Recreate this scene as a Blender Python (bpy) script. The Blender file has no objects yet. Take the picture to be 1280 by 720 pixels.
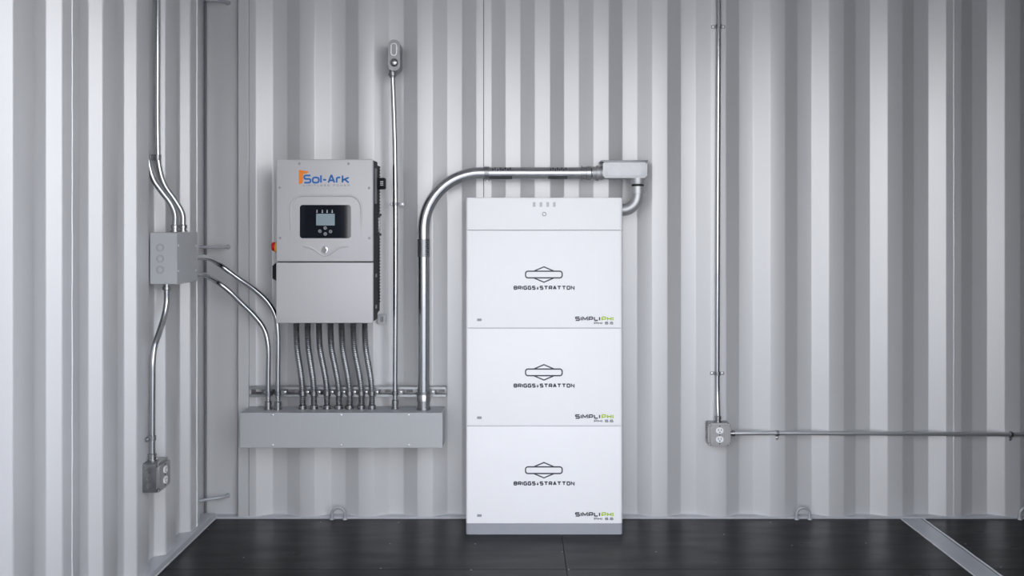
import bpy, bmesh, math, random
from mathutils import Vector, Matrix

random.seed(7)
scene = bpy.context.scene
COL = scene.collection
PI = math.pi

# ------------------------------------------------------------------ camera
# back wall ridge plane: y = 0, floor: z = 0, camera on x = 0
F, D, CX, CY, H = 1110.0, 4.2, 650.0, 280.0, 1.392
cam = bpy.data.cameras.new('camera')
cam.sensor_width = 36.0
cam.lens = 36.0 * F / 1280.0
cam.shift_x = (640.0 - CX) / 1280.0
cam.shift_y = (CY - 360.0) / 1280.0
cam.clip_start = 0.02
cam_ob = bpy.data.objects.new('camera', cam)
cam_ob.location = (0, -D, H)
cam_ob.rotation_euler = (PI / 2, 0, 0)
COL.objects.link(cam_ob)
scene.camera = cam_ob

# ------------------------------------------------------------------ world and exposure
world = bpy.data.worlds.new('overcast_sky')
scene.world = world
world.use_nodes = True
wn = world.node_tree
bg = wn.nodes['Background']
bg.inputs['Strength'].default_value = 3.35
# hazy sky: white at the horizon, dimmer and bluer overhead
w_tc = wn.nodes.new('ShaderNodeTexCoord')
w_sp = wn.nodes.new('ShaderNodeSeparateXYZ')
wn.links.new(w_tc.outputs['Generated'], w_sp.inputs['Vector'])
w_mx = wn.nodes.new('ShaderNodeMix')
w_mx.data_type = 'RGBA'
w_mx.inputs[6].default_value = (1.16, 1.155, 1.155, 1)
w_mx.inputs[7].default_value = (0.53, 0.64, 0.90, 1)
wn.links.new(w_sp.outputs['Z'], w_mx.inputs[0])
wn.links.new(w_mx.outputs[2], bg.inputs['Color'])
scene.view_settings.view_transform = 'Standard'
scene.view_settings.look = 'None'
scene.view_settings.gamma = 1.0
scene.view_settings.use_curve_mapping = False
scene.view_settings.exposure = 0.0


def P(px, py, y):
    """photo pixel at depth y -> point"""
    s = (D + y) / F
    return Vector(((px - CX) * s, y, H - (py - CY) * s))


def PX(px, py, x):
    """photo pixel on a plane of constant x (left wall things) -> point"""
    d = x * F / (px - CX)
    return Vector((x, d - D, H - (py - CY) * d / F))


# ------------------------------------------------------------------ materials
MATS = {}


def mat(name, col, rough=0.5, metal=0.0, var=0.06, scale=(8, 8, 8), bump=0.0, bscale=60.0,
        rvar=0.0, spec=0.5, coat=0.0, emit=None):
    m = bpy.data.materials.new(name)
    m.use_nodes = True
    nt = m.node_tree
    b = nt.nodes['Principled BSDF']
    b.inputs['Roughness'].default_value = rough
    b.inputs['Metallic'].default_value = metal
    b.inputs['Specular IOR Level'].default_value = spec
    b.inputs['Coat Weight'].default_value = coat
    tc = nt.nodes.new('ShaderNodeTexCoord')
    mp = nt.nodes.new('ShaderNodeMapping')
    mp.inputs['Scale'].default_value = scale
    nt.links.new(tc.outputs['Object'], mp.inputs['Vector'])
    nz = nt.nodes.new('ShaderNodeTexNoise')
    nz.inputs['Scale'].default_value = 1.0
    nz.inputs['Detail'].default_value = 5.0
    nt.links.new(mp.outputs['Vector'], nz.inputs['Vector'])
    mx = nt.nodes.new('ShaderNodeMix')
    mx.data_type = 'RGBA'
    mx.inputs[6].default_value = (*[c * (1 - var) for c in col], 1)
    mx.inputs[7].default_value = (*[min(1, c * (1 + var)) for c in col], 1)
    nt.links.new(nz.outputs['Fac'], mx.inputs[0])
    nt.links.new(mx.outputs[2], b.inputs['Base Color'])
    if rvar:
        rm = nt.nodes.new('ShaderNodeMapRange')
        rm.inputs['From Min'].default_value = 0.3
        rm.inputs['From Max'].default_value = 0.7
        rm.inputs['To Min'].default_value = max(0, rough - rvar)
        rm.inputs['To Max'].default_value = rough + rvar
        nt.links.new(nz.outputs['Fac'], rm.inputs['Value'])
        nt.links.new(rm.outputs['Result'], b.inputs['Roughness'])
    if bump:
        n2 = nt.nodes.new('ShaderNodeTexNoise')
        n2.inputs['Scale'].default_value = bscale
        n2.inputs['Detail'].default_value = 3.0
        nt.links.new(tc.outputs['Object'], n2.inputs['Vector'])
        bp = nt.nodes.new('ShaderNodeBump')
        bp.inputs['Strength'].default_value = bump
        bp.inputs['Distance'].default_value = 0.002
        nt.links.new(n2.outputs['Fac'], bp.inputs['Height'])
        nt.links.new(bp.outputs['Normal'], b.inputs['Normal'])
    if emit:
        b.inputs['Emission Color'].default_value = (*emit[:3], 1)
        b.inputs['Emission Strength'].default_value = emit[3]
    MATS[name] = m
    return m


mat('wall_paint', (0.60, 0.602, 0.605), rough=0.36, metal=0.22, spec=0.8, var=0.03, scale=(3, 3, 0.7), bump=0.04, bscale=40, rvar=0.03)
mat('rail_paint', (0.50, 0.51, 0.53), rough=0.5, metal=0.2, var=0.14, scale=(14, 14, 14), bump=0.15)
mat('weld_paint', (0.68, 0.69, 0.70), rough=0.4, metal=0.3, var=0.06, bump=0.3, bscale=90)
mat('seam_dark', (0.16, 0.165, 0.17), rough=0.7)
mat('floor_black', (0.011, 0.0113, 0.012), rough=0.34, var=0.35, scale=(3, 14, 10), bump=0.12, bscale=30, rvar=0.07, spec=0.15)
mat('floor_gap', (0.006, 0.006, 0.006), rough=0.9)
mat('floor_strip', (0.50, 0.52, 0.55), rough=0.45, metal=0.35, var=0.10, scale=(20, 6, 10), bump=0.1)
mat('strip_edge', (0.70, 0.71, 0.72), rough=0.5, metal=0.2, var=0.2, scale=(30, 30, 30))
mat('ground', (0.50, 0.475, 0.44), rough=0.9, var=0.08, scale=(1, 1, 1))
mat('ceiling_paint', (0.74, 0.735, 0.72), rough=0.5, var=0.04)
mat('far_paint', (0.30, 0.30, 0.30), rough=0.6, var=0.04)
mat('battery_white', (0.90, 0.90, 0.905), rough=0.42, var=0.012, spec=0.4)
mat('battery_grey', (0.36, 0.37, 0.41), rough=0.5, var=0.04)
mat('print_dark', (0.045, 0.05, 0.065), rough=0.6)
mat('print_grey', (0.30, 0.31, 0.33), rough=0.6)
mat('print_light', (0.55, 0.56, 0.58), rough=0.6)
mat('print_green', (0.42, 0.60, 0.02), rough=0.6)
mat('print_blue', (0.01, 0.14, 0.46), rough=0.5)
mat('print_orange', (0.90, 0.24, 0.02), rough=0.5)
mat('inverter_grey', (0.56, 0.55, 0.555), rough=0.5, var=0.02, bump=0.06, bscale=400, metal=0.1)
mat('inverter_black', (0.010, 0.0105, 0.012), rough=0.55, var=0.2, spec=0.2)
mat('inverter_side', (0.03, 0.031, 0.034), rough=0.55, var=0.2, spec=0.3)
mat('screen_glass', (0.006, 0.008, 0.014), rough=0.06, var=0.1, coat=0.4)
mat('lcd', (0.26, 0.33, 0.36), rough=0.2, var=0.1)
mat('icon_white', (0.62, 0.64, 0.66), rough=0.5)
mat('chrome', (0.82, 0.83, 0.84), rough=0.15, metal=1.0, var=0.03)
mat('galvanized', (0.50, 0.51, 0.52), rough=0.2, metal=1.0, var=0.06, scale=(30, 30, 6), rvar=0.05)
mat('galvanized_dull', (0.30, 0.305, 0.315), rough=0.36, metal=1.0, var=0.12, scale=(60, 60, 60), rvar=0.08)
mat('plate_steel', (0.42, 0.42, 0.42), rough=0.42, metal=0.8, var=0.12, scale=(50, 50, 50), rvar=0.06)
mat('box_steel', (0.27, 0.275, 0.28), rough=0.42, metal=0.9, var=0.18, scale=(50, 50, 50), rvar=0.08)
mat('galvanized_satin_lit', (0.66, 0.67, 0.68), rough=0.42, metal=0.9, var=0.06, scale=(6, 30, 30))  # galvanized lightened for one pipe, its missing reflection put into the colour
mat('connector_zinc', (0.42, 0.425, 0.43), rough=0.26, metal=1.0, var=0.08, scale=(40, 40, 40))
mat('elbow_aluminium', (0.50, 0.505, 0.51), rough=0.42, metal=0.6, var=0.05, scale=(30, 30, 30))
mat('lashing_paint_shaded', (0.40, 0.41, 0.43), rough=0.5, metal=0.2, var=0.14, scale=(40, 40, 40))  # rail paint darkened, with the rings' contact shadow put into the colour
mat('flex_steel', (0.36, 0.365, 0.37), rough=0.36, metal=1.0, var=0.1, scale=(40, 40, 40))
mat('cast_aluminium', (0.39, 0.395, 0.40), rough=0.42, metal=0.7, var=0.07, scale=(40, 40, 40), bump=0.15, bscale=250)
mat('strut_zinc', (0.42, 0.43, 0.44), rough=0.4, metal=0.95, var=0.15, scale=(40, 40, 40))
mat('enclosure_grey', (0.46, 0.47, 0.48), rough=0.5, var=0.03, bump=0.08, bscale=300, metal=0.1)
mat('knockout_line', (0.26, 0.265, 0.27), rough=0.6)
mat('outlet_white', (0.86, 0.86, 0.85), rough=0.35, var=0.02)
mat('hole_black', (0.01, 0.01, 0.01), rough=0.8)
mat('red_plastic', (0.62, 0.015, 0.015), rough=0.25, var=0.05)
mat('yellow_plastic', (0.85, 0.45, 0.04), rough=0.35, var=0.05)
mat('sticker_dark', (0.06, 0.065, 0.07), rough=0.5, var=0.3, scale=(90, 90, 90))
mat('screw_steel', (0.75, 0.75, 0.76), rough=0.3, metal=1.0)


# ------------------------------------------------------------------ mesh helpers
def box(bm, x0, x1, y0, y1, z0, z1, bev=0.0, seg=2, axes=None):
    """axis-aligned box, optional bevel; axes limits the bevel to edges along those axes"""
    r = bmesh.ops.create_cube(bm, size=1.0)
    vs = r['verts']
    for v in vs:
        v.co = Vector(((x0 + x1) / 2 + v.co.x * (x1 - x0), (y0 + y1) / 2 + v.co.y * (y1 - y0),
                       (z0 + z1) / 2 + v.co.z * (z1 - z0)))
    if bev > 0:
        es = set()
        for v in vs:
            for e in v.link_edges:
                if axes:
                    d = (e.verts[0].co - e.verts[1].co)
                    ax = max(range(3), key=lambda i: abs(d[i]))
                    if 'xyz'[ax] not in axes:
                        continue
                es.add(e)
        bmesh.ops.bevel(bm, geom=list(es), offset=bev, segments=seg, profile=0.5, affect='EDGES')
    return bm


def frame_for(t):
    t = t.normalized()
    up = Vector((0, 0, 1)) if abs(t.z) < 0.9 else Vector((1, 0, 0))
    a = t.cross(up).normalized()
    return a, t.cross(a).normalized()


def lathe(bm, p0, axis, prof, seg=20):
    """prof = [(distance along the axis, radius)]"""
    axis = Vector(axis).normalized()
    a, b = frame_for(axis)
    p0 = Vector(p0)
    rings = []
    for h, r in prof:
        c = p0 + axis * h
        if r < 1e-6:
            rings.append([bm.verts.new(c)])
        else:
            rings.append([bm.verts.new(c + (a * math.cos(2 * PI * i / seg) + b * math.sin(2 * PI * i / seg)) * r)
                          for i in range(seg)])
    for u, w in zip(rings, rings[1:]):
        for i in range(seg):
            j = (i + 1) % seg
            if len(u) == 1 and len(w) == 1:
                continue
            if len(u) == 1:
                bm.faces.new((u[0], w[j], w[i]))
            elif len(w) == 1:
                bm.faces.new((u[i], u[j], w[0]))
            else:
                bm.faces.new((u[i], u[j], w[j], w[i]))
    for ring in (rings[0], rings[-1]):
        if len(ring) > 2:
            bm.faces.new(ring)
    return bm


def cyl(bm, p0, p1, r, seg=16, bev=0.0):
    p0, p1 = Vector(p0), Vector(p1)
    L = (p1 - p0).length
    prof = [(0, r), (L, r)] if not bev else [(0, r - bev), (bev, r), (L - bev, r), (L, r - bev)]
    return lathe(bm, p0, p1 - p0, prof, seg)


def sweep(bm, pts, r, seg=12):
    """tube along points; r is a radius or a list of radii"""
    pts = [Vector(p) for p in pts]
    n = len(pts)
    rr = r if isinstance(r, (list, tuple)) else [r] * n
    T = []
    for i in range(n):
        T.append((pts[min(i + 1, n - 1)] - pts[max(i - 1, 0)]).normalized())
    a, b = frame_for(T[0])
    rings = []
    for i in range(n):
        if i:
            q = T[i - 1].rotation_difference(T[i])
            a = q @ a
        a = (a - T[i] * a.dot(T[i])).normalized()
        b = T[i].cross(a)
        rings.append([bm.verts.new(pts[i] + (a * math.cos(2 * PI * k / seg) + b * math.sin(2 * PI * k / seg)) * rr[i])
                      for k in range(seg)])
    for u, w in zip(rings, rings[1:]):
        for k in range(seg):
            bm.faces.new((u[k], u[(k + 1) % seg], w[(k + 1) % seg], w[k]))
    bm.faces.new(rings[0][::-1])
    bm.faces.new(rings[-1])
    return bm


def smooth_path(pts, step=0.01):
    """Catmull-Rom through the points, resampled evenly"""
    pts = [Vector(p) for p in pts]
    ext = [pts[0] * 2 - pts[1]] + pts + [pts[-1] * 2 - pts[-2]]
    out = []
    for i in range(1, len(ext) - 2):
        p0, p1, p2, p3 = ext[i - 1:i + 3]
        m = 24
        for k in range(m):
            t = k / m
            # centripetal-like tangents from chord lengths
            d0, d1, d2 = [(max((q - p).length, 1e-6)) ** 0.5 for p, q in ((p0, p1), (p1, p2), (p2, p3))]
            m1 = (p2 - p1) + d1 * ((p1 - p0) / d0 - (p2 - p0) / (d0 + d1))
            m2 = (p2 - p1) + d1 * ((p3 - p2) / d2 - (p3 - p1) / (d1 + d2))
            t2, t3 = t * t, t * t * t
            out.append(p1 * (2 * t3 - 3 * t2 + 1) + m1 * (t3 - 2 * t2 + t) + p2 * (-2 * t3 + 3 * t2) + m2 * (t3 - t2))
    out.append(pts[-1])
    res = [out[0]]
    acc = 0.0
    for p, q in zip(out, out[1:]):
        L = (q - p).length
        while acc + L >= step and L > 0:
            p = p + (q - p) * ((step - acc) / L)
            res.append(p.copy())
            L = (q - p).length
            acc = 0.0
        acc += L
    if (res[-1] - out[-1]).length > step * 0.3:
        res.append(out[-1])
    else:
        res[-1] = out[-1]
    return res


def fillet(pts, radii, n=10):
    """polyline with its corners rounded"""
    pts = [Vector(p) for p in pts]
    out = [pts[0]]
    for i in range(1, len(pts) - 1):
        r = radii[i - 1] if isinstance(radii, (list, tuple)) else radii
        u = (pts[i - 1] - pts[i]).normalized()
        w = (pts[i + 1] - pts[i]).normalized()
        ang = u.angle(w)
        if r <= 0 or ang > PI - 1e-3:
            out.append(pts[i])
            continue
        t = r / math.tan(ang / 2)
        t = min(t, (pts[i - 1] - pts[i]).length * 0.49 if i > 1 else (pts[i - 1] - pts[i]).length * 0.98,
                (pts[i + 1] - pts[i]).length * (0.49 if i < len(pts) - 2 else 0.98))
        r2 = t * math.tan(ang / 2)
        c = pts[i] + (u + w).normalized() * (r2 / math.sin(ang / 2))
        s, e = pts[i] + u * t - c, pts[i] + w * t - c
        q = s.rotation_difference(e)
        ax, an = q.to_axis_angle()
        for k in range(n + 1):
            out.append(c + Matrix.Rotation(an * k / n, 3, ax) @ s)
    out.append(pts[-1])
    return out


def prism(bm, poly, o, u, v, w, depth):
    """2D polygon in the (u,v) plane at o, extruded by depth along w"""
    o, u, v, w = Vector(o), Vector(u), Vector(v), Vector(w)
    a = [bm.verts.new(o + u * p[0] + v * p[1]) for p in poly]
    b = [bm.verts.new(o + u * p[0] + v * p[1] + w * depth) for p in poly]
    n = len(poly)
    bm.faces.new(a[::-1])
    bm.faces.new(b)
    for i in range(n):
        j = (i + 1) % n
        bm.faces.new((a[i], a[j], b[j], b[i]))
    return bm


def rrect(x0, x1, z0, z1, r, n=5):
    out = []
    for cx, cz, a0 in ((x1 - r, z1 - r, 0), (x0 + r, z1 - r, PI / 2), (x0 + r, z0 + r, PI), (x1 - r, z0 + r, 1.5 * PI)):
        for k in range(n + 1):
            a = a0 + PI / 2 * k / n
            out.append((cx + r * math.cos(a), cz + r * math.sin(a)))
    return out


def circle(cx, cz, r, n=20):
    return [(cx + r * math.cos(2 * PI * k / n), cz + r * math.sin(2 * PI * k / n)) for k in range(n)]


XA, YA, ZA = Vector((1, 0, 0)), Vector((0, 1, 0)), Vector((0, 0, 1))


def front(bm, poly, y, th):
    """polygon in x,z standing at depth y, th thick towards the camera"""
    return prism(bm, poly, (0, y, 0), XA, ZA, -YA, th)


def ring2(bm, outer, inner, y, th):
    """flat frame between two outlines with equal point counts, facing -y"""
    n = len(outer)
    vs = []
    for yy in (y, y - th):
        vs.append([bm.verts.new((p[0], yy, p[1])) for p in outer])
        vs.append([bm.verts.new((p[0], yy, p[1])) for p in inner])
    o0, i0, o1, i1 = vs
    for k in range(n):
        j = (k + 1) % n
        bm.faces.new((o1[k], o1[j], i1[j], i1[k]))
        bm.faces.new((o0[k], o0[j], o1[j], o1[k]))
        bm.faces.new((i0[j], i0[k], i1[k], i1[j]))
    return bm


# ------------------------------------------------------------------ object helpers
ORIG = {}


def link(ob, parent=None):
    COL.objects.link(ob)
    if parent is not None:
        ob.parent = parent
    return ob


def thing(name, label, cat, loc, group=None):
    ob = bpy.data.objects.new(name, None)
    ob.empty_display_size = 0.05
    ob.location = loc
    ob['label'] = label
    ob['category'] = cat
    if group:
        ob['group'] = group
    ORIG[ob.name] = Vector(loc)
    return link(ob)


def obj(name, bm, m, parent=None, smooth=True, label=None, angle=35):
    """bmesh in world coordinates -> mesh object (origin at its parent's origin)"""
    bmesh.ops.recalc_face_normals(bm, faces=bm.faces)
    o = ORIG[parent.name] if parent is not None else Vector((0, 0, 0))
    if parent is not None:
        bmesh.ops.translate(bm, verts=bm.verts, vec=-o)
    me = bpy.data.meshes.new(name)
    bm.to_mesh(me)
    bm.free()
    me.materials.append(MATS[m])
    if smooth:
        me.shade_smooth()
        me.set_sharp_from_angle(angle=math.radians(angle))
    ob = bpy.data.objects.new(name, me)
    link(ob, parent)
    ORIG[ob.name] = o.copy()
    if label:
        ob['label'] = label
    return ob


def tag(ob, label, cat, group=None):
    ob['label'] = label
    ob['category'] = cat
    if group:
        ob['group'] = group
    return ob


def structure(name, loc, label=None, cat=None):
    ob = bpy.data.objects.new(name, None)
    ob.location = loc
    ob.empty_display_size = 0.05
    ob['kind'] = 'structure'
    if label:
        ob['label'] = label
        ob['category'] = cat
    ORIG[ob.name] = Vector(loc)
    return link(ob)


def nb():
    return bmesh.new()


# ------------------------------------------------------------------ stroke lettering
def G(w):
    h = 1.0
    g = {}
    g['B'] = [('c', [(0, 0), (0, h), (w, h), (w, 0)]), ('o', [(0, .52), (w, .52)])]
    g['R'] = [('o', [(0, 0), (0, h), (w, h), (w, .42), (0, .42)]), ('o', [(w * .55, .42), (w, 0)])]
    g['I'] = [('o', [(0, 0), (0, h)])]
    g['G'] = [('o', [(w, h), (0, h), (0, 0), (w, 0), (w, .52), (w * .5, .52)])]
    g['S'] = [('o', [(w, h), (0, h), (0, .52), (w, .52), (w, 0), (0, 0)])]
    g['T'] = [('o', [(0, h), (w, h)]), ('o', [(w / 2, h), (w / 2, 0)])]
    g['A'] = [('o', [(0, 0), (w * .46, h), (w * .54, h), (w, 0)]), ('o', [(w * .2, .32), (w * .8, .32)])]
    g['O'] = [('c', [(0, 0), (0, h), (w, h), (w, 0)])]
    g['N'] = [('o', [(0, 0), (0, h), (w, 0), (w, h)])]
    g['M'] = [('o', [(0, 0), (0, h), (w / 2, .25), (w, h), (w, 0)])]
    g['P'] = [('o', [(0, 0), (0, h), (w, h), (w, .36), (0, .36)])]
    g['L'] = [('o', [(0, h), (0, 0), (w, 0)])]
    g['H'] = [('o', [(0, 0), (0, h)]), ('o', [(w, 0), (w, h)]), ('o', [(0, .5), (w, .5)])]
    g['E'] = [('o', [(w, h), (0, h), (0, 0), (w, 0)]), ('o', [(0, .52), (w * .9, .52)])]
    g['W'] = [('o', [(0, h), (w * .25, 0), (w / 2, .8), (w * .75, 0), (w, h)])]
    g['6'] = [('o', [(w, h), (0, h), (0, 0), (w, 0), (w, .55), (0, .55)])]
    g['&'] = [('o', [(w, 0), (w * .25, .75), (w * .5, h), (w * .75, .75), (0, .3), (w * .3, 0), (w, .45)])]
    g['o'] = [('c', [(0, 0), (0, .72), (w, .72), (w, 0)])]
    g['l'] = [('o', [(0, 0), (0, h + .02)])]
    g['r'] = [('o', [(0, 0), (0, .72), (w, .72)])]
    g['k'] = [('o', [(0, 0), (0, h)]), ('o', [(w, .72), (0, .34)]), ('o', [(w * .35, .46), (w, 0)])]
    g['-'] = [('o', [(0, .40), (w, .40)])]
    g['.'] = [('o', [(0, -.03), (0, .12)])]
    return g


WIDTH = {'I': 0.0, 'l': 0.0, '.': 0.0, '-': 0.5, '&': 0.75, 'r': 0.6, 'T': 1.2, 'L': 0.9, ' ': 0.4, 'W': 1.35, 'M': 1.15}


def round_poly(pts, r, closed):
    n = len(pts)
    out = []
    for i in range(n):
        p = Vector(pts[i])
        if not closed and i in (0, n - 1):
            out.append(p)
            continue
        u, w = Vector(pts[i - 1]) - p, Vector(pts[(i + 1) % n]) - p
        t = min(r, u.length * .45, w.length * .45)
        a, b = p + u.normalized() * t, p + w.normalized() * t
        for k in range(5):
            s = k / 4
            out.append(a * (1 - s) ** 2 + p * 2 * s * (1 - s) + b * s * s)
    return out


def ribbon(bm, pts, half, closed, y, th):
    n = len(pts)
    L, R = [], []
    for i in range(n):
        a = pts[i - 1] if (closed or i > 0) else None
        c = pts[(i + 1) % n] if (closed or i < n - 1) else None
        d0 = (pts[i] - a).normalized() if a is not None else None
        d1 = (c - pts[i]).normalized() if c is not None else None
        d0 = d0 or d1
        d1 = d1 or d0
        nrm0, nrm1 = Vector((-d0.y, d0.x)), Vector((-d1.y, d1.x))
        m = nrm0 + nrm1
        m = m.normalized() if m.length > 1e-6 else nrm0
        k = half / max(m.dot(nrm0), 0.5)
        L.append(pts[i] + m * k)
        R.append(pts[i] - m * k)
    fl = [bm.verts.new((p.x, y - th, p.y)) for p in L]
    fr = [bm.verts.new((p.x, y - th, p.y)) for p in R]
    bl = [bm.verts.new((p.x, y, p.y)) for p in L]
    br = [bm.verts.new((p.x, y, p.y)) for p in R]
    for i in range(n if closed else n - 1):
        j = (i + 1) % n
        bm.faces.new((fl[i], fl[j], fr[j], fr[i]))
        bm.faces.new((bl[i], bl[j], fl[j], fl[i]))
        bm.faces.new((fr[i], fr[j], br[j], br[i]))
    return bm


def lettering(bm, text, x0, x1, z0, z1, y, weight=0.16, w=1.25, gap=0.34, small='', th=0.0004, rad=0.26):
    """text fitted into x0..x1, z0..z1 on the plane y"""
    tot, adv = 0.0, []
    for ch in text:
        cw = WIDTH.get(ch, 1.0) * w
        adv.append((tot, cw))
        tot += cw + gap + weight
    tot -= gap + weight
    hz = (z1 - z0)
    half = weight * hz / 2
    sx = (x1 - x0 - 2 * half) / tot
    sz = hz - 2 * half
    for ch, (ox, cw) in zip(text, adv):
        if ch == ' ':
            continue
        k = 0.72 if ch in small else 1.0
        hw = half * (0.55 if ch in small else 1.0)
        for kind, pts in G(cw)[ch]:
            q = [(x0 + half + (ox + p[0] * k + (1 - k) * cw / 2) * sx, z0 + half + p[1] * k * sz) for p in pts]
            sharp = ch in 'ANMWTHIlk-.&'
            q = [Vector(p) for p in q] if sharp else round_poly(q, rad * hz, kind == 'c')
            ribbon(bm, q, hw, kind == 'c', y, th)
    return bm


# ================================================================== THE SETTING
XL = -1.460          # left wall ridge plane
XLR = -1.505         # left wall groove plane
WD = 0.036           # back wall groove depth
PITCH = 0.278
XS = -0.172          # centre of a back wall ridge (at the sheet joint)
ROOF = 2.69
XR = 4.40            # far end of the container
YF = -2.36           # open front side


def corrugated(bm, prof, z0, z1, out, th=0.003):
    """sheet: profile of (x,y) points from z0 to z1, thickness along out"""
    out = Vector(out)
    A = [[bm.verts.new((p[0], p[1], z)) for p in prof] for z in (z0, z1)]
    B = [[bm.verts.new(Vector((p[0], p[1], z)) + out * th) for p in prof] for z in (z0, z1)]
    n = len(prof)
    for i in range(n - 1):
        bm.faces.new((A[0][i], A[0][i + 1], A[1][i + 1], A[1][i]))
        bm.faces.new((B[0][i + 1], B[0][i], B[1][i], B[1][i + 1]))
        bm.faces.new((A[0][i], B[0][i], B[0][i + 1], A[0][i + 1]))
        bm.faces.new((A[1][i + 1], B[1][i + 1], B[1][i], A[1][i]))
    for i in (0, n - 1):
        bm.faces.new((A[0][i], A[1][i], B[1][i], B[0][i]))
    return bm


def soften(prof, r=0.004):
    """small bend radius at each fold"""
    out = [Vector(prof[0])]
    for i in range(1, len(prof) - 1):
        p = Vector(prof[i])
        u, w = (Vector(prof[i - 1]) - p), (Vector(prof[i + 1]) - p)
        t = min(r, u.length * .4, w.length * .4)
        a, b = p + u.normalized() * t, p + w.normalized() * t
        out += [a, a * .25 + p * .5 + b * .25, b]
    out.append(Vector(prof[-1]))
    return out


def back_profile(x0, x1):
    """side wall: 72 ridge, 68 slope, 70 groove, 68 slope"""
    pts = []
    for k in range(-8, 24):
        c = XS + PITCH * k
        pts += [(c - .036, 0), (c + .036, 0), (c + .104, WD), (c + .174, WD)]
    inside = [p for p in pts if x0 + .004 < p[0] < x1 - .004]

    def yat(x):
        for a, b in zip(pts, pts[1:]):
            if a[0] <= x <= b[0]:
                return a[1] + (b[1] - a[1]) * (x - a[0]) / (b[0] - a[0])
        return 0
    return soften([(x0, yat(x0))] + inside + [(x1, yat(x1))])


# ---- back wall: sheets welded along vertical joints
wall_back = structure('wall_back', (0, 0, 0), 'light grey corrugated steel side wall behind the white batteries', 'wall')
x_weld = P(311, 300, 0).x
x_edge = P(296.5, 300, 0).x
joints = [x_weld, XS, XS + 8 * PITCH, XR]
g = 0.0016
for i, (a, b) in enumerate(zip(joints, joints[1:])):
    obj('wall_sheet', corrugated(nb(), back_profile(a + g, b - g), 0.006, ROOF, YA), 'wall_paint', wall_back)
bm = nb()
box(bm, x_edge, x_weld - g, -0.0, 0.004, 0.006, ROOF, 0.001, 1)
box(bm, x_edge, x_edge + 0.004, 0.0, WD, 0.006, ROOF)
obj('post_flange', bm, 'wall_paint', wall_back)
bm = nb()
box(bm, XLR - .08, x_edge + .002, WD, WD + .005, 0.006, ROOF)
obj('corner_panel', bm, 'wall_paint', wall_back, label='flat grey corner post face')
for x, m in ((x_weld, 'seam_dark'), (XS, 'seam_dark')):
    bm = nb()
    box(bm, x - .012, x + .012, 0.004, 0.007, 0.006, ROOF)
    obj('joint_backing', bm, m, wall_back)
for x, r in ((XS + 8 * PITCH, .0026), (x_weld - .0035, .002)):
    bm = nb()
    sweep(bm, [(x + random.uniform(-.0007, .0007), 0.0005, .01 + i * .06) for i in range(45)], r, 6)
    obj('weld_bead', bm, 'weld_paint', wall_back)
bm = nb()
sweep(bm, [(x_edge - .0015, WD - .001 + random.uniform(-.0005, .0005), .01 + i * .06) for i in range(45)], .0045, 6)
obj('caulk_and_shade_line', bm, 'seam_dark', wall_back)  # dark strip in place of the shadow line along the flange edge
base = structure('baseboard_back', (0, 0, 0), 'low painted steel rail along the foot of the corrugated back wall', 'rail')
bm = nb()
box(bm, -1.60, XR, -0.006, 0.075, -0.05, 0.009, 0.002, 1)
obj('rail', bm, 'rail_paint', base)

# ---- left (end) wall: wider ridges, steep folds
wall_left = structure('wall_left', (XL, 0, 0), 'light grey corrugated end wall with deep ridges and steep folds', 'wall')
LP, LR, LS = 0.276, 0.110, 0.022     # pitch, ridge, fold
Y5 = 3.94 - D                       # start of the ridge nearest the corner


def left_profile(y0, y1):
    pts = []
    for k in range(-9, 1):
        s = Y5 + LP * k
        pts += [(XLR, s - LS), (XL, s), (XL, s + LR), (XLR, s + LR + LS)]
    ins = [p for p in pts if y0 + .003 < p[1] < y1 - .003]

    def xat(y):
        for a, b in zip(pts, pts[1:]):
            if a[1] <= y <= b[1]:
                return a[0] + (b[0] - a[0]) * (y - a[1]) / (b[1] - a[1])
        return XLR
    return soften([(xat(y0), y0)] + ins + [(xat(y1), y1)], .006)


y_joint = PX(90, 300, XL).y
y_ends = [YF, y_joint, WD + .0005 + g]
for a, b in zip(y_ends, y_ends[1:]):
    obj('wall_sheet', corrugated(nb(), left_profile(a + g, b - g), 0.006, ROOF, -XA), 'wall_paint', wall_left)
bm = nb()
box(bm, XL - .008, XL - .004, y_joint - .012, y_joint + .012, 0.03, ROOF)
obj('joint_backing', bm, 'seam_dark', wall_left)
bm = nb()
sweep(bm, [(XL + .0005 + random.uniform(-.0005, .0005), y_joint + random.uniform(-.0006, .0006), .035 + i * .05) for i in range(54)], .0026, 6)
obj('weld_bead', bm, 'weld_paint', wall_left)
p = PX(246.3, 300, XL + .002)
bm = nb()
sweep(bm, [(XL + .001 + random.uniform(-.0006, .0006), p.y + random.uniform(-.0006, .0006), .02 + i * .05) for i in range(54)], .0045, 8)
obj('weld_bead', bm, 'weld_paint', wall_left)
p = PX(252, 300, XL)
bm = nb()
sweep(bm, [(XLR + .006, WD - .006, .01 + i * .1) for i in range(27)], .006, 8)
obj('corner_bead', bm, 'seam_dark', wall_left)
basel = structure('baseboard_left', (XL, 0, 0), 'scuffed grey steel sill under the corrugated end wall', 'rail')
bm = nb()
box(bm, XLR - .06, -1.438, YF, -0.0065, -0.05, 0.028, 0.004, 2)
obj('sill', bm, 'rail_paint', basel)
bm = nb()
sweep(bm, [(-1.4385 + random.uniform(-.001, .001), -0.01 - i * .04, 0.003) for i in range(58)], .0035, 6)
obj('caulk_and_shade_line', bm, 'strip_edge', basel)

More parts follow.
